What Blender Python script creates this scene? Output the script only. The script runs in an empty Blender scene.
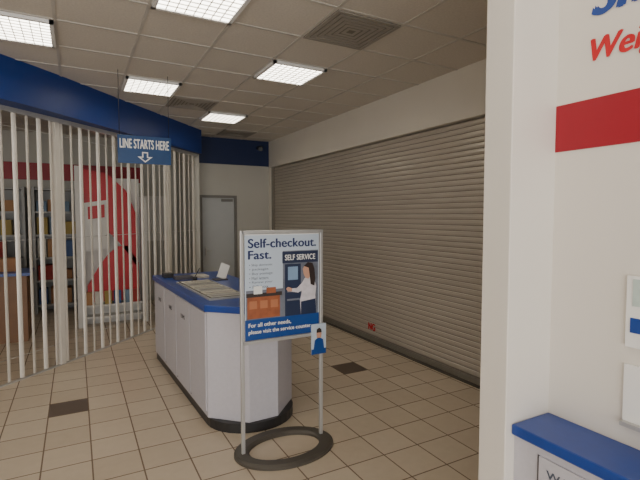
import bpy, bmesh, math, random
from mathutils import Vector, Matrix
random.seed(4)
D=bpy.data; C=bpy.context
def s2l(c):
    r=[]
    for v in c:
        v/=255.0
        r.append(v/12.92 if v<=0.04045 else ((v+0.055)/1.055)**2.4)
    return (r[0],r[1],r[2],1)
MATS={}
def mat(name,col,rough=0.6,metal=0.0,var=0.06,scale=6.0,bump=0.0,emis=0.0,stretch=None):
    if name in MATS: return MATS[name]
    m=D.materials.new(name); m.use_nodes=True
    nt=m.node_tree; b=nt.nodes['Principled BSDF']
    c=s2l(col)
    b.inputs['Roughness'].default_value=rough; b.inputs['Metallic'].default_value=metal
    tc=nt.nodes.new('ShaderNodeTexCoord'); n=nt.nodes.new('ShaderNodeTexNoise')
    n.inputs['Scale'].default_value=scale; n.inputs['Detail'].default_value=4
    mp=nt.nodes.new('ShaderNodeMapping')
    if stretch: mp.inputs['Scale'].default_value=stretch
    nt.links.new(tc.outputs['Object'],mp.inputs[0]); nt.links.new(mp.outputs[0],n.inputs['Vector'])
    r=nt.nodes.new('ShaderNodeValToRGB')
    r.color_ramp.elements[0].position=0.3; r.color_ramp.elements[1].position=0.7
    r.color_ramp.elements[0].color=tuple(v*(1-var) for v in c[:3])+(1,)
    r.color_ramp.elements[1].color=tuple(min(1,v*(1+var)) for v in c[:3])+(1,)
    nt.links.new(n.outputs['Fac'],r.inputs['Fac']); nt.links.new(r.outputs[0],b.inputs['Base Color'])
    if bump>0:
        bp=nt.nodes.new('ShaderNodeBump'); bp.inputs['Strength'].default_value=bump; bp.inputs['Distance'].default_value=0.01
        nt.links.new(n.outputs['Fac'],bp.inputs['Height']); nt.links.new(bp.outputs[0],b.inputs['Normal'])
    if emis>0:
        b.inputs['Emission Color'].default_value=c; b.inputs['Emission Strength'].default_value=emis
    MATS[name]=m; return m

class MB:
    def __init__(s): s.bm=bmesh.new(); s.mats=[]
    def mi(s,m):
        if m not in s.mats: s.mats.append(m)
        return s.mats.index(m)
    def face(s,pts,m):
        vs=[s.bm.verts.new(p) for p in pts]
        f=s.bm.faces.new(vs); f.material_index=s.mi(m); return f
    def box(s,x0,x1,y0,y1,z0,z1,m,M=None):
        p=[(x0,y0,z0),(x1,y0,z0),(x1,y1,z0),(x0,y1,z0),(x0,y0,z1),(x1,y0,z1),(x1,y1,z1),(x0,y1,z1)]
        if M is not None: p=[M@Vector(q) for q in p]
        v=[s.bm.verts.new(q) for q in p]; k=s.mi(m)
        for f in ((0,3,2,1),(4,5,6,7),(0,1,5,4),(1,2,6,5),(2,3,7,6),(3,0,4,7)):
            fc=s.bm.faces.new([v[i] for i in f]); fc.material_index=k
    def prism(s,poly,z0,z1,m,mtop=None,M=None):
        a=[Vector((x,y,z0)) for x,y in poly]; b=[Vector((x,y,z1)) for x,y in poly]
        if M is not None: a=[M@q for q in a]; b=[M@q for q in b]
        a=[s.bm.verts.new(q) for q in a]; b=[s.bm.verts.new(q) for q in b]
        n=len(a); k=s.mi(m)
        for i in range(n):
            j=(i+1)%n; f=s.bm.faces.new((a[i],a[j],b[j],b[i])); f.material_index=k
        f=s.bm.faces.new(b); f.material_index=s.mi(mtop or m)
        f=s.bm.faces.new(a[::-1]); f.material_index=k
    def cyl(s,p0,p1,r,m,n=12,r2=None):
        p0=Vector(p0);p1=Vector(p1);d=(p1-p0).normalized()
        u=d.orthogonal().normalized();w=d.cross(u); r2=r if r2 is None else r2
        a=[s.bm.verts.new(p0+(u*math.cos(2*math.pi*i/n)+w*math.sin(2*math.pi*i/n))*r) for i in range(n)]
        b=[s.bm.verts.new(p1+(u*math.cos(2*math.pi*i/n)+w*math.sin(2*math.pi*i/n))*r2) for i in range(n)]
        k=s.mi(m)
        for i in range(n):
            j=(i+1)%n; f=s.bm.faces.new((a[i],a[j],b[j],b[i])); f.material_index=k; f.smooth=True
        s.bm.faces.new(a[::-1]).material_index=k; s.bm.faces.new(b).material_index=k
    def obj(s,name,parent=None,bevel=0,seg=2):
        bmesh.ops.recalc_face_normals(s.bm,faces=s.bm.faces)
        me=D.meshes.new(name); s.bm.to_mesh(me); s.bm.free()
        for m in s.mats: me.materials.append(m)
        o=D.objects.new(name,me); C.scene.collection.objects.link(o)
        if parent: o.parent=parent
        if bevel:
            b=o.modifiers.new('bevel','BEVEL'); b.width=bevel; b.segments=seg; b.limit_method='ANGLE'
        return o
def empty(name):
    o=D.objects.new(name,None); o.empty_display_size=0.1; C.scene.collection.objects.link(o); return o
def text(name,s,mt,origin,axis,width=None,height=None,bold=0.0,parent=None,shear=0.0):
    """axis 'X': reads along +X facing -Y; axis 'Y': reads along -Y facing -X"""
    cu=D.curves.new(name,'FONT'); cu.body=s; cu.size=1; cu.shear=shear
    cu.space_character=1.0+bold
    o=D.objects.new(name+'_tmp',cu); C.scene.collection.objects.link(o)
    C.view_layer.update()
    me=D.meshes.new_from_object(o.evaluated_get(C.evaluated_depsgraph_get()))
    D.objects.remove(o)
    bm=bmesh.new(); bm.from_mesh(me)
    for v in bm.verts: v.co.z=0
    if bold:
        base=list(bm.faces)
        for i,(dx,dy) in enumerate(((bold,0),(-bold,0),(0,bold*.4),(0,-bold*.4))):
            r=bmesh.ops.duplicate(bm,geom=base)
            vs=list({v for g in r['geom'] if isinstance(g,bmesh.types.BMFace) for v in g.verts})
            bmesh.ops.translate(bm,verts=vs,vec=(dx,dy,(i+1)))
    bm.to_mesh(me); bm.free()
    xs=[v.co.x for v in me.vertices]; ys=[v.co.y for v in me.vertices]
    x0,x1,y0,y1=min(xs),max(xs),min(ys),max(ys)
    if width and height: sx=width/(x1-x0); sy=height/(y1-y0)
    elif width: sx=sy=width/(x1-x0)
    else: sx=sy=height/(y1-y0)
    for v in me.vertices:
        a=(v.co.x-x0)*sx; b=(v.co.y-y0)*sy; dz=v.co.z*0.00012
        if axis=='X': v.co=Vector((origin[0]+a,origin[1]-dz,origin[2]+b))
        else: v.co=Vector((origin[0]-dz,origin[1]-a,origin[2]+b))
    me.name=name; me.materials.clear(); me.materials.append(mt)
    for p in me.polygons: p.material_index=0
    t=D.objects.new(name,me); C.scene.collection.objects.link(t)
    if parent: t.parent=parent
    return t

CEIL=3.2
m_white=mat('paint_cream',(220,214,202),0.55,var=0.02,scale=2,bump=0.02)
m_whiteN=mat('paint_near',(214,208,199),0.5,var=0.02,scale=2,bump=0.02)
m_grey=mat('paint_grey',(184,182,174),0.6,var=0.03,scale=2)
m_blue=mat('blue_fascia',(18,52,122),0.45,var=0.04,scale=3)
m_blueL=mat('blue_laminate',(24,60,138),0.3,var=0.05,scale=25)
m_navy=mat('navy_band',(22,40,82),0.5,var=0.04)
m_red=mat('red_stripe',(150,16,36),0.45,var=0.03)
m_dark=mat('dark_trim',(74,69,62),0.5)
m_black=mat('black_plastic',(40,39,40),0.4)
m_lam=mat('laminate_grey',(186,183,190),0.45,var=0.03,scale=40)
m_alu=mat('aluminium',(190,189,187),0.35,metal=0.5,var=0.04)
m_slat=mat('gate_slat_metal',(214,208,198),0.36,metal=.15,var=0.03)
m_tbar=mat('tbar',(186,181,172),0.5)
m_paper=mat('paper_white',(226,225,222),0.6,var=0.01)

def floor_mat():
    m=D.materials.new('ceramic_floor_tile'); m.use_nodes=True; nt=m.node_tree; b=nt.nodes['Principled BSDF']; L=nt.links.new
    def N(t,**k):
        n=nt.nodes.new(t)
        for a,v in k.items(): setattr(n,a,v)
        return n
    def M(op,a,b_=None):
        n=N('ShaderNodeMath',operation=op)
        for i,v in enumerate((a,b_)):
            if v is None: continue
            if isinstance(v,(int,float)): n.inputs[i].default_value=v
            else: L(v,n.inputs[i])
        if op=='COMPARE': n.inputs[2].default_value=0.1
        return n.outputs[0]
    T=0.305
    tc=N('ShaderNodeTexCoord'); sp=N('ShaderNodeSeparateXYZ'); L(tc.outputs['Object'],sp.inputs[0])
    gx=M('DIVIDE',M('SUBTRACT',sp.outputs[0],2.50),T); gy=M('DIVIDE',M('SUBTRACT',sp.outputs[1],4.05),T)
    fx=M('FRACT',gx); fy=M('FRACT',gy); ix=M('FLOOR',gx); iy=M('FLOOR',gy)
    def edge(f): return M('MINIMUM',f,M('SUBTRACT',1.0,f))
    e=M('MINIMUM',edge(fx),edge(fy))
    gr=M('LESS_THAN',e,0.016)
    cb=N('ShaderNodeCombineXYZ'); L(ix,cb.inputs[0]); L(iy,cb.inputs[1])
    wn=N('ShaderNodeTexWhiteNoise',noise_dimensions='3D'); L(cb.outputs[0],wn.inputs['Vector'])
    ns=N('ShaderNodeTexNoise'); ns.inputs['Scale'].default_value=14; ns.inputs['Detail'].default_value=6; L(tc.outputs['Object'],ns.inputs['Vector'])
    v=M('ADD',M('MULTIPLY',wn.outputs['Value'],0.5),M('MULTIPLY',ns.outputs['Fac'],0.6))
    r=N('ShaderNodeValToRGB'); r.color_ramp.elements[0].color=s2l((180,164,143)); r.color_ramp.elements[1].color=s2l((200,186,166)); L(v,r.inputs['Fac'])
    def cell(a,c): return M('MULTIPLY',M('COMPARE',ix,float(a)),M('COMPARE',iy,float(c)))
    acc=M('ADD',cell(0,0),cell(-9,1)); acc=M('ADD',acc,cell(-18,2)); acc=M('ADD',acc,cell(-4,-9))
    mx=N('ShaderNodeMix',data_type='RGBA'); L(acc,mx.inputs[0]); L(r.outputs[0],mx.inputs[6]); mx.inputs[7].default_value=s2l((88,74,64))
    m2=N('ShaderNodeMix',data_type='RGBA'); L(gr,m2.inputs[0]); L(mx.outputs[2],m2.inputs[6]); m2.inputs[7].default_value=s2l((116,98,82))
    L(m2.outputs[2],b.inputs['Base Color'])
    rr=M('ADD',M('MULTIPLY',gr,0.4),0.34); L(rr,b.inputs['Roughness'])
    bp=N('ShaderNodeBump'); bp.inputs['Strength'].default_value=0.4; bp.inputs['Distance'].default_value=0.002
    L(M('SUBTRACT',1.0,gr),bp.inputs['Height']); L(bp.outputs[0],b.inputs['Normal'])
    return m
mb=MB(); mb.box(-6.2,3.9,-3.2,9.9,-0.12,0,floor_mat()); mb.obj('floor')

m_ct=mat('ceiling_tile',(204,197,186),0.85,var=0.07,scale=60,bump=0.15)
mb=MB(); mb.box(-6.2,3.9,-3.2,9.9,CEIL,CEIL+0.1,m_ct)
x=0.5-0.6*11
while x<3.85:
    if x>-6.15: mb.box(x-0.012,x+0.012,-3.15,9.85,CEIL-0.006,CEIL+0.001,m_tbar)
    x+=0.6
y=4.06-0.6*11
while y<9.85:
    mb.box(-6.15,3.85,y-0.012,y+0.012,CEIL-0.0065,CEIL+0.001,m_tbar); y+=0.6
mb.obj('ceiling')

def lens_mat(nm,st):
    m=D.materials.new(nm); m.use_nodes=True; nt=m.node_tree; b=nt.nodes['Principled BSDF']; L=nt.links.new
    tc=nt.nodes.new('ShaderNodeTexCoord'); ck=nt.nodes.new('ShaderNodeTexNoise'); ck.inputs['Scale'].default_value=3
    L(tc.outputs['Object'],ck.inputs['Vector'])
    r=nt.nodes.new('ShaderNodeMapRange'); r.inputs[3].default_value=st*0.8; r.inputs[4].default_value=st*1.2
    L(ck.outputs['Fac'],r.inputs[0]); L(r.outputs[0],b.inputs['Emission Strength'])
    b.inputs['Base Color'].default_value=(0.8,0.8,0.75,1); b.inputs['Emission Color'].default_value=(1,0.93,0.80,1)
    return m
LS=lens_mat('light_lens',9.0); LS2=lens_mat('light_lens_store',3.5)
for (x,y,l) in [(2.0,4.36,LS),(0.8,5.56,LS),(2.0,6.76,LS),(0.8,3.16,LS),(-0.4,4.36,LS),(-0.4,1.96,LS),(0.8,0.76,LS),(-1.6,3.16,LS),(-1.6,0.76,LS),(-0.4,-0.44,LS),
              (-0.4,6.76,LS2),(-1.6,7.96,LS2),(0.8,7.96,LS2),(-2.8,6.76,LS2)]:
    e=empty('ceiling_light'); e.location=(x,y,CEIL-0.02)
    mb=MB(); a=0.29
    for q in ((-a,a,-a,-a+.03),(-a,a,a-.03,a),(-a,-a+.03,-a,a),(a-.03,a,-a,a)): mb.box(*q,-0.012,0.014,m_paper)
    mb.obj('frame',e)
    mb=MB(); mb.box(-a+.03,a-.03,-a+.03,a-.03,-0.002,0.012,l)
    mb.obj('lens',e)
    mb=MB()
    for i in range(1,8):
        p=-a+0.03+i*(2*a-0.06)/8
        mb.box(p-.003,p+.003,-a+.03,a-.03,-0.009,-0.002,m_tbar); mb.box(-a+.03,a-.03,p-.003,p+.003,-0.009,-0.002,m_tbar)
    mb.obj('louvre',e)

m_vent=mat('vent_metal',(150,144,134),0.6,var=0.06)
m_ventd=mat('vent_slot',(114,108,98),0.8)
for (x,y) in [(2.0,3.16),(1.4,6.16),(2.6,7.96)]:
    mb=MB()
    mb.box(x-.286,x+.286,y-.286,y+.286,CEIL-.010,CEIL-0.001,m_ventd)
    for k in range(6):
        a=.286-k*.045; w=.030; z0=CEIL-.017+k*.001
        for q in ((-a,a,-a,-a+w),(-a,a,a-w,a),(-a,-a+w,-a+w,a-w),(a-w,a,-a+w,a-w)):
            mb.box(x+q[0],x+q[1],y+q[2],y+q[3],z0,CEIL-.010,m_vent)
    mb.obj('air_vent')

XS=3.48; YB=8.6; XN=1.64; YP0=1.11; YP1=1.235; XP=1.39
mb=MB(); mb.box(XS+.2,XS+.35,YP1,YB,0,2.68,m_white); mb.obj('wall_right')
mb=MB(); mb.box(XS,XS+0.35,YP1,YB,2.68,CEIL,m_white); mb.obj('wall_header')
mb=MB(); mb.box(XS,XS+0.2,YP1,1.6,0,2.68,m_white); mb.obj('trim_6')
mb=MB(); mb.box(XS,XS+.2,8.5,YB,0,2.68,m_white); mb.obj('trim_7')
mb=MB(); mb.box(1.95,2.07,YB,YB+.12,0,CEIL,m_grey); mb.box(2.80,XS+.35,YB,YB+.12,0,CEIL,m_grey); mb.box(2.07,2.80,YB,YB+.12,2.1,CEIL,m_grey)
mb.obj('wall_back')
mb=MB(); mb.box(1.95,XS,YB-.012,YB,2.70,CEIL,m_navy); mb.obj('trim_1')
mb=MB(); mb.box(2.85,XS,YB-.012,YB,0,.1,m_dark); mb.obj('baseboard_back')
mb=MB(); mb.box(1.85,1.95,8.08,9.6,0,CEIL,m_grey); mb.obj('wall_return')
mb=MB(); mb.box(XP,XS+.35,YP0,YP1,0,CEIL,m_whiteN); mb.obj('wall_partition',bevel=.004)
mb=MB(); mb.box(XN,XN+.12,-3.2,YP0,0,CEIL,m_whiteN); mb.obj('wall_near')
mb=MB(); mb.box(XN-.004,XN,-2.5,YP0-.001,1.945,2.12,m_red); mb.obj('trim_2')
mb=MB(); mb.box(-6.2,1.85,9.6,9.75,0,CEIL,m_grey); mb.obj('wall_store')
mb=MB(); mb.box(-6.2,-6.05,-3.2,9.6,0,CEIL,m_white); mb.obj('wall_left')
e=empty('window_1'); mb=MB()
mb.box(-6.05,XN,-3.2,-3.05,2.75,CEIL,m_whiteN)
for i in range(7):
    x=-6.05+i*1.265; mb.box(x,x+.06,-3.17,-3.08,0,2.75,m_alu)
mb.box(-6.05,XN,-3.17,-3.08,0,.12,m_alu); mb.box(-6.05,XN,-3.17,-3.08,2.1,2.15,m_alu)
mb.obj('storefront_frame',e)

e=empty('door_1')
m_door=mat('door_paint',(180,183,184),0.4,var=.02); m_frame=mat('door_frame_paint',(118,116,112),0.5)
mb=MB(); mb.box(2.12,2.75,YB+.02,YB+.065,0.005,2.05,m_door); mb.obj('leaf',e)
mb=MB(); mb.box(2.07,2.12,YB-.02,YB+.12,0,2.1,m_frame); mb.box(2.75,2.80,YB-.02,YB+.12,0,2.1,m_frame); mb.box(2.12,2.75,YB-.02,YB+.12,2.05,2.1,m_frame); mb.obj('frame',e)
m_gl=mat('glass_dark',(70,78,84),0.15)
mb=MB(); mb.box(2.17,2.2,YB-.03,YB+.02,0.95,1.1,m_alu); mb.cyl((2.19,YB-.03,1.03),(2.29,YB-.03,1.03),.012,m_alu)
mb.box(2.50,2.72,YB-.01,YB+.02,1.98,2.03,m_frame); mb.obj('handle_and_closer',e)

# rolling shutter
m_sh=mat('shutter_slat_metal',(194,186,174),0.38,metal=0.45,var=.05,scale=3,stretch=(1,.6,6))
m_shg=mat('shutter_groove',(124,117,108),0.6)
m_bar=mat('shutter_bottom_bar',(134,128,118),0.45,metal=.3)
mb=MB(); X0=XS+.075; n=44; hh=(2.668-.06)/n
for i in range(n):
    z=.06+i*hh
    prof=[(0,0,m_shg),(0,.006,m_sh),(-.005,.012,m_sh),(-.008,hh*.5,m_sh),(-.005,hh-.006,m_sh),(0,hh,None)]
    for k in range(len(prof)-1):
        a=prof[k];b=prof[k+1]
        mb.face([(X0+a[0],1.65,z+a[1]),(X0+a[0],8.46,z+a[1]),(X0+b[0],8.46,z+b[1]),(X0+b[0],1.65,z+b[1])],a[2])
mb.box(X0-.03,X0+.03,1.65,8.46,0.0,.06,m_bar)
mb.box(X0-.06,X0+.05,1.61,1.66,0,2.668,m_bar); mb.box(X0-.06,X0+.05,8.44,8.49,0,2.668,m_bar)
mb.obj('rolling_shutter')
mb=MB(); mb.box(XS-.03,XS+.03,1.6,8.5,0.0,.006,m_dark); mb.obj('trim_3')
e=empty('warning_sticker')
m_rs=mat('sticker_red',(190,20,32),.5)
text('lettering','NG',m_rs,(X0-.012,5.12,.13),'Y',width=.17,height=.10,bold=.08,parent=e)

P=[(-4.2,2.9),(-2.3,4.1),(-.72,5.36),(.65,6.72),(1.9,8.05)]
PF=[(-4.2,2.65),(-2.2,3.9),(-.64,5.22),(.66,6.66),(1.9,8.05)]
def cat(P,n=40):
    out=[]; Q=[(2*P[0][0]-P[1][0],2*P[0][1]-P[1][1])]+P+[(2*P[-1][0]-P[-2][0],2*P[-1][1]-P[-2][1])]
    for i in range(1,len(Q)-2):
        for k in range(n):
            t=k/n; r=[]
            for c in (0,1):
                p0,p1,p2,p3=Q[i-1][c],Q[i][c],Q[i+1][c],Q[i+2][c]
                r.append(.5*((2*p1)+(-p0+p2)*t+(2*p0-5*p1+4*p2-p3)*t*t+(-p0+3*p1-3*p2+p3)*t**3))
            out.append(Vector((r[0],r[1])))
    out.append(Vector(P[-1])); return out
path=cat(P); pathF=cat(PF)
def offs(path,d):
    r=[]
    for i,p in enumerate(path):
        a=path[max(0,i-1)];b=path[min(len(path)-1,i+1)];t=(b-a).normalized()
        r.append(p+Vector((t.y,-t.x))*d)
    return r
def ribbon(mb,path,d0,d1,z0,z1,m):
    A=offs(path,d0);B=offs(path,d1)
    for i in range(len(path)-1):
        a0,a1,b0,b1=A[i],A[i+1],B[i],B[i+1]
        for q in ([(a0,z0),(a1,z0),(a1,z1),(a0,z1)],[(b0,z0),(b1,z0),(b1,z1),(b0,z1)],[(a0,z0),(a1,z0),(b1,z0),(b0,z0)],[(a0,z1),(a1,z1),(b1,z1),(b0,z1)]):
            mb.face([(p.x,p.y,z) for p,z in q],m)
    for A0,B0 in ((A[0],B[0]),(A[-1],B[-1])):
        mb.face([(A0.x,A0.y,z0),(B0.x,B0.y,z0),(B0.x,B0.y,z1),(A0.x,A0.y,z1)],m)
FZ=2.79
mb=MB(); ribbon(mb,pathF,-.18,.10,FZ,CEIL,m_blue); mb.obj('trim_4')
e=empty('folding_gate')
mb=MB(); ribbon(mb,path,-.03,.03,FZ-.05,FZ-.001,m_alu); ribbon(mb,path,-.02,.02,0,.012,m_alu); mb.obj('track',e)
L=[0]
for i in range(1,len(path)): L.append(L[-1]+(path[i]-path[i-1]).length)
def at(s):
    for i in range(1,len(L)):
        if L[i]>=s:
            t=(s-L[i-1])/(L[i]-L[i-1]); d=(path[i]-path[i-1]).normalized(); return path[i-1].lerp(path[i],t),math.atan2(d.y,d.x)
    d=(path[-1]-path[-2]).normalized(); return path[-1],math.atan2(d.y,d.x)
mb=MB(); mr=MB(); s=.05;k=0
sp=.14
while s<L[-1]-.05:
    p,a=at(s)
    w=.0225; tilt=math.radians(20 if k%2 else -20)
    M=Matrix.Translation((p.x,p.y,0))@Matrix.Rotation(a+tilt,4,'Z')
    poly=[(-w,-.004),(-w*.5,-.010),(0,-.012),(w*.5,-.010),(w,-.004),(w,0),(w*.5,-.006),(0,-.008),(-w*.5,-.006),(-w,0)]
    mb.prism(poly,.02,FZ-.05,m_slat,M=M)
    if k%15==5:
        mb.box(-.03,.03,-.03,.03,.012,FZ-.05,m_slat,M=Matrix.Translation((p.x,p.y,0))@Matrix.Rotation(a,4,'Z')@Matrix.Translation((.07,0,0)))
    p2,a2=at(s+sp)
    for z in (.25,1.45,2.6):
        mr.cyl((p.x,p.y,z),(p2.x,p2.y,z),.003,m_alu,6)
    s+=sp;k+=1
mb.obj('slats',e); mr.obj('link_rods',e)

# store interior
m_shelf=mat('shelf_metal',(160,160,158),.5); cols=[(166,122,80),(160,50,44),(64,88,136),(196,192,182),(150,104,66),(108,130,152),(160,138,72)]
bm_=[mat('carton_%d'%i,c,.6) for i,c in enumerate(cols)]
for (x0,x1) in [(-3.4,-2.1),(-2.0,-.75),(-.65,.15)]:
    e=empty('shelving_unit')
    mb=MB(); mb.box(x0,x1,9.52,9.58,0,2.2,m_shelf)
    for xx in (x0,x1-.04): mb.box(xx,xx+.04,9.1,9.52,0,2.2,m_shelf)
    for z in (.12,.55,.95,1.35,1.75,2.15): mb.box(x0+.04,x1-.04,9.12,9.52,z,z+.03,m_shelf)
    mb.obj('frame',e)
    mb=MB()
    for z in (.15,.58,.98,1.38,1.78):
        x=x0+.06
        while x<x1-.3:
            w=random.uniform(.1,.24);h=random.uniform(.15,.32); mb.box(x,x+w,9.2,9.48,z,z+h,random.choice(bm_)); x+=w+random.uniform(.01,.06)
    mb.obj('cartons',e)
e=empty('retail_counter'); mb=MB()
mb.box(-2.6,-.6,7.2,7.8,0,.9,mat('wood_laminate',(132,96,68),.5)); mb.box(-2.65,-.55,7.15,7.85,.9,.94,m_blueL); mb.obj('cabinet',e)
mb=MB(); mb.box(-1.0,-.7,7.4,7.65,.94,1.12,bm_[4]); mb.box(-1.6,-1.2,7.4,7.7,.94,1.2,bm_[0]); mb.obj('parcels',e)
e=empty('product_display')
m_r2=mat('display_red',(186,22,38),.4); m_pd2=mat('display_white',(206,204,200),.5,var=.02)
X=.50;Yd=7.65
def panelXZ(mb,pts,y0,y1,m):
    M=Matrix(((1,0,0,0),(0,0,1,0),(0,1,0,0),(0,0,0,1)))
    mb.prism(pts,y0,y1,m,M=M)
mb=MB(); mb.box(X-.50,X-.42,Yd,Yd+.35,0,2.45,m_pd2); mb.box(X+.42,X+.50,Yd,Yd+.35,0,2.0,m_pd2); mb.box(X-.42,X+.42,Yd+.25,Yd+.3,0,2.3,m_pd2); mb.obj('side_panels',e)
mb=MB()
up=[(X-.41,2.42),(X-.41,1.62)]+[(X-.41+.78*t,1.62-.02*t-.75*t*t) for t in (.2,.4,.6,.8,1)]+[(X+.37,1.7),(X+.22,2.1),(X-.05,2.36)]
lo=[(X-.36,.36),(X-.36,.62)]+[(X-.36+.73*t,.62+.62*math.sin(t*2.2)) for t in (.2,.4,.6,.8)]+[(X+.38,.95),(X+.38,.36)]
panelXZ(mb,up,Yd+.12,Yd+.16,m_r2); panelXZ(mb,lo,Yd+.12,Yd+.16,m_r2)
mb.obj('red_graphics',e)
mb=MB()
panelXZ(mb,[(X-.38,1.15),(X-.05,1.2),(X-.05,1.95),(X-.38,1.9)],Yd+.09,Yd+.12,m_pd2)
panelXZ(mb,[(X-.33,1.65),(X-.10,1.68),(X-.10,1.88),(X-.33,1.84)],Yd+.085,Yd+.0895,m_r2)
mb.obj('white_card',e)
mb=MB()
for z in (.12,.3): mb.box(X-.42,X+.42,Yd+.02,Yd+.25,z,z+.03,m_pd2)
for i in range(6): mb.box(X-.40+i*.135,X-.30+i*.135,Yd+.05,Yd+.11,.33,.33+.2,bm_[(i*3)%7])
mb.obj('shelves',e)
mb=MB(); mb.box(.4,1.1,9.57,9.6,1.4,2.2,m_blueL); mb.box(1.2,1.7,9.57,9.6,1.2,2.1,m_pd2); mb.obj('wall_poster')
mb=MB(); panelXZ(mb,[(-3.0,2.35),(1.2,2.35),(1.2,2.65),(-3.0,2.65)],9.55,9.6,m_red); mb.obj('trim_5')

# hanging sign
e=empty('hanging_sign'); m_sb=mat('sign_blue',(16,62,112),.4)
sx,sy=.665,5.11; W=.265; Z0,Z1=2.25,2.54
mb=MB(); mb.box(sx-W,sx+W,sy-.008,sy+.008,Z0,Z1,m_sb); mb.obj('panel',e)
mb=MB()
for x in (sx-W+.02,sx+W-.02): mb.cyl((x,sy,Z1),(x,sy,CEIL-.003),.003,m_black,6)
mb.obj('wires',e)
text('lettering','LINE STARTS HERE',m_paper,(sx-W+.02,sy-.0095,Z1-.135),'X',width=2*W-.04,height=.10,bold=.04,parent=e)
mb=MB()
panelXZ(mb,[(sx-.03,Z0+.125),(sx+.03,Z0+.125),(sx+.03,Z0+.075),(sx+.075,Z0+.075),(sx,Z0+.015),(sx-.075,Z0+.075),(sx-.03,Z0+.075)],sy-.0105,sy-.0085,m_paper)
panelXZ(mb,[(sx-.017,Z0+.112),(sx+.017,Z0+.112),(sx+.017,Z0+.064),(sx+.042,Z0+.064),(sx,Z0+.030),(sx-.042,Z0+.064),(sx-.017,Z0+.064)],sy-.0125,sy-.0107,m_sb)
mb.obj('arrow',e)

# lobby counter
e=empty('lobby_counter')
def ins(poly,d):
    n=len(poly); out=[]
    for i in range(n):
        a=Vector(poly[i-1]);b=Vector(poly[i]);c2=Vector(poly[(i+1)%n])
        t1=(b-a).normalized();t2=(c2-b).normalized()
        n1=Vector((-t1.y,t1.x));n2=Vector((-t2.y,t2.x))
        m=(n1+n2).normalized(); k=d/max(.3,m.dot(n1)); out.append(tuple(b+m*k))
    return out
base=[(1.15,3.29),(1.40,3.29),(1.66,3.55),(1.66,5.62),(.90,5.62),(.90,3.55)]
kick=[]
cxk=1.28
for i in range(17):
    t=math.pi+math.pi*i/16
    kick.append((cxk+.375*math.cos(t),3.60+.345*math.sin(t)))
kick+=[(1.655,5.60),(.905,5.60)]
mb=MB(); mb.prism(kick,0,.075,m_black); o=mb.obj('toe_kick',e)
mb=MB(); mb.prism(base,.075,.94,m_lam); mb.obj('cabinet',e,bevel=.004)
mb=MB(); mb.prism(ins(base,-.022),.94,.995,m_blueL); mb.obj('countertop',e,bevel=.006)
mb=MB()
ys=[3.57,4.05,4.55,5.07,5.60]
m_gap=mat('panel_gap',(84,80,84),.7)
for i in range(4):
    mb.box(.893,.902,ys[i]+.008,ys[i+1]-.008,.12,.925,m_lam)
for y in ys[1:-1]: mb.box(.8985,.902,y-.008,y+.008,.1,.93,m_gap)
mb.obj('door_panels',e)
for i,s in enumerate(['FORMS','LABELS','SUPPLIES']):
    text('label_%d'%i,s,m_gap,(.8915,ys[i+1]+.3,.74),'Y',width=.14,height=.04,bold=.03,parent=e)
mb=MB(); mb.box(.97,1.32,3.70,4.85,.995,1.010,m_alu); mb.box(.985,1.305,3.715,4.835,1.010,1.013,mat('tray_dark',(112,110,106),.25))
yy=3.74; m_form=mat('form_grey',(168,166,158),.45)
m_form2=mat('form_cream',(196,190,176),.45)
for i in range(6):
    mb.box(1.0,1.29,yy,yy+.145,1.013,1.017,m_form2 if i%2 else m_form); mb.box(1.02,1.27,yy+.03,yy+.045,1.017,1.018,m_gap); mb.box(1.02,1.27,yy+.08,yy+.085,1.017,1.018,m_gap); yy+=.182
mb.obj('form_tray',e)
mb=MB(); M=Matrix.Translation((1.45,4.85,.995))@Matrix.Rotation(math.radians(-20),4,'X')@Matrix.Rotation(math.radians(25),4,'Y')
mb.box(-.05,.05,-.01,.01,0.02,.19,m_paper,M=M); mb.box(-.07,.07,-.05,.08,0,.012,m_gap,M=Matrix.Translation((1.45,4.85,.995))); mb.obj('card_holder',e)
mb=MB(); mb.box(1.02,1.2,5.05,5.2,.995,1.03,m_gap); mb.box(1.24,1.4,5.1,5.3,.995,1.02,m_form2); mb.box(.95,1.05,5.3,5.45,.995,1.04,m_black); mb.cyl((1.2,4.96,.995),(1.2,4.96,1.035),.025,m_black); mb.cyl((1.2,4.96,1.035),(1.24,4.92,1.13),.005,m_black,8); mb.obj('pen_and_trays',e)
pv=Vector((.90,3.55,0)); e.matrix_world=Matrix.Translation(pv)@Matrix.Rotation(math.radians(2.5),4,'Z')@Matrix.Translation(-pv)

# sign stand
e=empty('sign_stand'); m_ring=mat('base_bronze',(84,79,72),.45,metal=.3)
xl,xr,ys_=.998,1.62,2.97
mb=MB()
for x in (xl,xr): mb.box(x-.0125,x+.0125,ys_-.0125,ys_+.0125,.02,1.60,m_alu)
mb.box(xl,xr,ys_-.0125,ys_+.0125,1.575,1.60,m_alu); mb.box(xl,xr,ys_-.0125,ys_+.0125,.80,.825,m_alu)
mb.obj('frame',e,bevel=.003)
mb=MB(); cx=(xl+xr)/2; n=64
ring=[]
for i in range(n):
    t=2*math.pi*i/n; sec=[]
    for (ra,z) in ((0,.0),(0,.018),(.02,.03),(.085,.03),(.105,.018),(.105,0)):
        sec.append(mb.bm.verts.new((cx+math.cos(t)*(.375-ra),ys_-.02+math.sin(t)*(.275-ra),z)))
    ring.append(sec)
k=mb.mi(m_ring)
for i in range(n):
    a=ring[i];b=ring[(i+1)%n]
    for j in range(6):
        f=mb.bm.faces.new((a[j],b[j],b[(j+1)%6],a[(j+1)%6])); f.material_index=k
mb.obj('oval_base',e)
px0,px1,pz0,pz1=xl+.02,xr-.02,.828,1.573; pw=px1-px0; ph=pz1-pz0; py=ys_-.004
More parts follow.
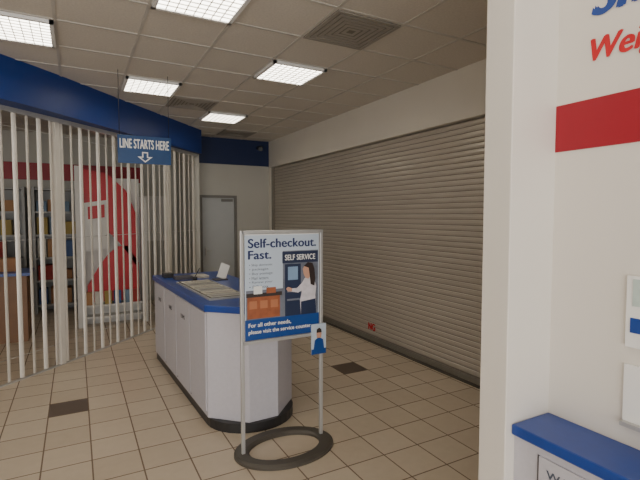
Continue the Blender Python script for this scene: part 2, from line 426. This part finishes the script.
def U(u): return px0+(u-246)/73.0*pw
def V(v): return pz0+(343-v)/108.0*ph
mb=MB(); mb.box(px0,px1,py,py+.008,pz0,pz1,m_paper); mb.obj('poster_board',e)
def R(mb,u0,u1,v0,v1,m,d): mb.box(U(u0),U(u1),py-d-.0006,py-d,V(v1),V(v0),m)
def PG(mb,pts,m,d): panelXZ(mb,[(U(a),V(b)) for a,b in pts],py-d-.0006,py-d,m)
m_pb=mat('poster_blue',(20,66,134),.4); m_hd=mat('poster_header',(186,198,212),.5,var=.02); m_tx=mat('poster_text_navy',(24,40,90),.5); m_gt=mat('poster_grey_text',(76,84,100),.5)
m_ph=mat('poster_photo_bg',(106,110,122),.5,var=.25,scale=14); m_pd=mat('poster_photo_dark',(30,42,72),.5); m_or=mat('poster_orange',(150,84,52),.5,var=.2,scale=20)
m_sk=mat('print_skin',(196,148,124),.6); m_hr=mat('print_hair',(44,30,26),.6); m_cl=mat('print_blouse',(206,200,206),.6,var=.1,scale=30)
mb=MB()
R(mb,246,319,236,323,m_hd,0)
R(mb,246,319,322,343,m_pb,.0007)
R(mb,282,318,253,322,m_ph,.0007)
R(mb,247,282,292,322,m_ph,.0008)
R(mb,281.5,318,254,266,m_pd,.0014)
R(mb,284,300,267,322,m_pd,.0014); R(mb,287,297,270,284,mat('print_screen',(130,156,186),.3),.0021); R(mb,286,299,294,297,m_ph,.0021); R(mb,286,299,304,306,m_ph,.0021)
R(mb,248,279,298,321,m_or,.0014); R(mb,247,281,295,299,mat('print_dark',(50,40,38),.5),.0021); R(mb,254,262,288,296,m_paper,.0022); R(mb,266,275,290,296,m_or,.0022)
for i,q in enumerate(((250,257),(260,267),(270,277))): R(mb,q[0],q[1],303,311,mat('print_panel',(178,114,78),.5),.0021)
mb.obj('poster_print',e)
mb=MB()
PG(mb,[(300,322),(299,306),(301,298),(300,290),(304,283),(309,281),(314,285),(316,293),(315,302),(316,322)],m_cl,.0028)
PG(mb,[(303,286),(296,293),(291,293),(289,296),(297,298),(305,294)],m_cl,.0034)
PG(mb,[(291,293),(287,291),(285,293),(287,296),(291,296)],m_sk,.0036)
PG(mb,[(300,322),(300,308),(315,306),(316,322)],m_pd,.0036)
PG(mb,[(303,279),(302,273),(304,269),(308,268),(310,272),(310,280),(308,284),(305,283)],m_sk,.0034)
PG(mb,[(303,270),(307,266),(312,267),(314,273),(315,284),(314,292),(310,290),(309,280),(308,272)],m_hr,.0042)
mb.obj('poster_figure',e)
def T(nm,s,u0,u1,vb,vt,m,bold=0,d=.0016): text(nm,s,m,(U(u0),py-d,V(vb)),'X',width=U(u1)-U(u0),height=V(vt)-V(vb),bold=bold,parent=e)
T('heading_1','Self-checkout.',249,316,249,239.5,m_tx,.035)
T('heading_2','Fast.',249,271,260.5,251.5,m_tx,.035)
T('service_text','SELF SERVICE',284,315,263,257,m_paper,.03,d=.0030)
for i,s in enumerate(['Ship domestic','packages','Buy postage','Mail letters','Renew your','PO box']):
    T('bullet_%d'%i,'• '+s,250,272-(i%2)*4,268+i*4.4,265+i*4.4,m_gt)
T('footer_1','For all other needs,',249,290,330.5,325.5,m_paper,.03,d=.0030)
T('footer_2','please visit the service counter.',249,311,338,332.5,m_paper,.03,d=.0030)
mb=MB(); lx=xr-.03
mb.box(lx-.062,lx+.062,ys_-.022,ys_-.014,.66,.89,m_hd); mb.box(lx-.062,lx+.062,ys_-.0235,ys_-.022,.66,.70,m_pb)
mb.obj('leaflet_card',e)
mb=MB()
panelXZ(mb,[(lx-.045,.70),(lx+.045,.70),(lx+.035,.77),(lx,.79),(lx-.035,.77)],ys_-.0255,ys_-.0245,m_pb)
panelXZ(mb,[(lx-.018,.785),(lx+.018,.785),(lx+.022,.82),(lx,.85),(lx-.022,.82)],ys_-.027,ys_-.0258,m_sk)
panelXZ(mb,[(lx-.022,.825),(lx+.022,.825),(lx+.018,.85),(lx,.862),(lx-.02,.85)],ys_-.0285,ys_-.0275,m_hr)
mb.obj('leaflet_print',e)

# wall counter right
e=empty('writing_desk'); mb=MB(); xd=1.42
mb.box(xd,XN-.001,-1.6,YP0-.001,.88,.92,m_blueL); mb.obj('desktop',e,bevel=.006)
mb=MB(); mb.box(xd+.02,XN-.001,-1.58,YP0-.001,0.08,.88,m_lam); mb.box(xd+.06,XN-.001,-1.58,YP0-.001,0,.08,m_black); mb.obj('cabinet',e)
mb=MB()
yy=YP0-.10
while yy>-1.4:
    mb.box(xd+.012,xd+.021,yy-.55,yy-.01,.12,.845,m_lam); mb.box(xd+.018,xd+.0205,yy-.01,yy,.12,.845,m_gap); yy-=.56
mb.obj('door_panels',e)
text('label','WASTE',m_gt,(xd+.011,.97,.78),'Y',width=.16,height=.03,bold=.02,parent=e)

e=empty('wall_lettering')
m_bt=mat('lettering_blue',(30,64,140),.4)
text('word_ship','Ship.',m_bt,(XN-.003,.985,2.365),'Y',width=.34,height=.17,bold=.05,shear=.25,parent=e)
text('word_weigh','Weigh.',m_rs,(XN-.003,.985,2.225),'Y',width=.285,height=.105,bold=.04,shear=.25,parent=e)
e=empty('brochure_holder')
mb=MB(); mb.box(XN-.012,XN,.30,.83,1.26,1.50,m_paper); mb.box(XN-.012,XN,.30,.83,1.0,1.20,m_paper); mb.obj('backing',e)
mb=MB(); m_gn=mat('print_pale_green',(180,194,188),.5,var=.1,scale=20)
mb.box(XN-.015,XN-.012,.34,.81,1.40,1.49,m_gn); mb.box(XN-.015,XN-.012,.30,.815,1.31,1.36,m_bt); mb.box(XN-.03,XN,.30,.83,.99,1.005,m_alu); mb.obj('print',e)

e=empty('security_camera'); mb=MB()
mb.box(3.22,3.30,8.45,YB-.012,3.02,3.08,m_black); mb.cyl((3.26,8.5,3.05),(3.20,8.32,3.0),.045,m_black); mb.cyl((3.20,8.32,3.0),(3.19,8.29,2.99),.03,m_gl); mb.obj('housing',e)

w=D.worlds.new('sky'); C.scene.world=w; w.use_nodes=True
bg=w.node_tree.nodes['Background']; bg.inputs[0].default_value=(.88,.93,1,1); bg.inputs[1].default_value=1.4
l=D.lights.new('window_daylight','AREA'); l.shape='RECTANGLE'; l.size=7; l.size_y=2.4; l.energy=310; l.color=(1,.965,.915)
o=D.objects.new('window_daylight',l); o.location=(-2.4,-3.5,1.2); o.rotation_euler=(math.radians(112),0,0); C.scene.collection.objects.link(o)

cam=D.cameras.new('camera'); cam.sensor_width=36; cam.lens=450/640*36; cam.clip_start=.05
o=D.objects.new('camera',cam); o.location=(0,0,1.7); o.rotation_euler=(math.radians(90-3.05),0,math.radians(-28.5)); C.scene.collection.objects.link(o)
C.scene.camera=o
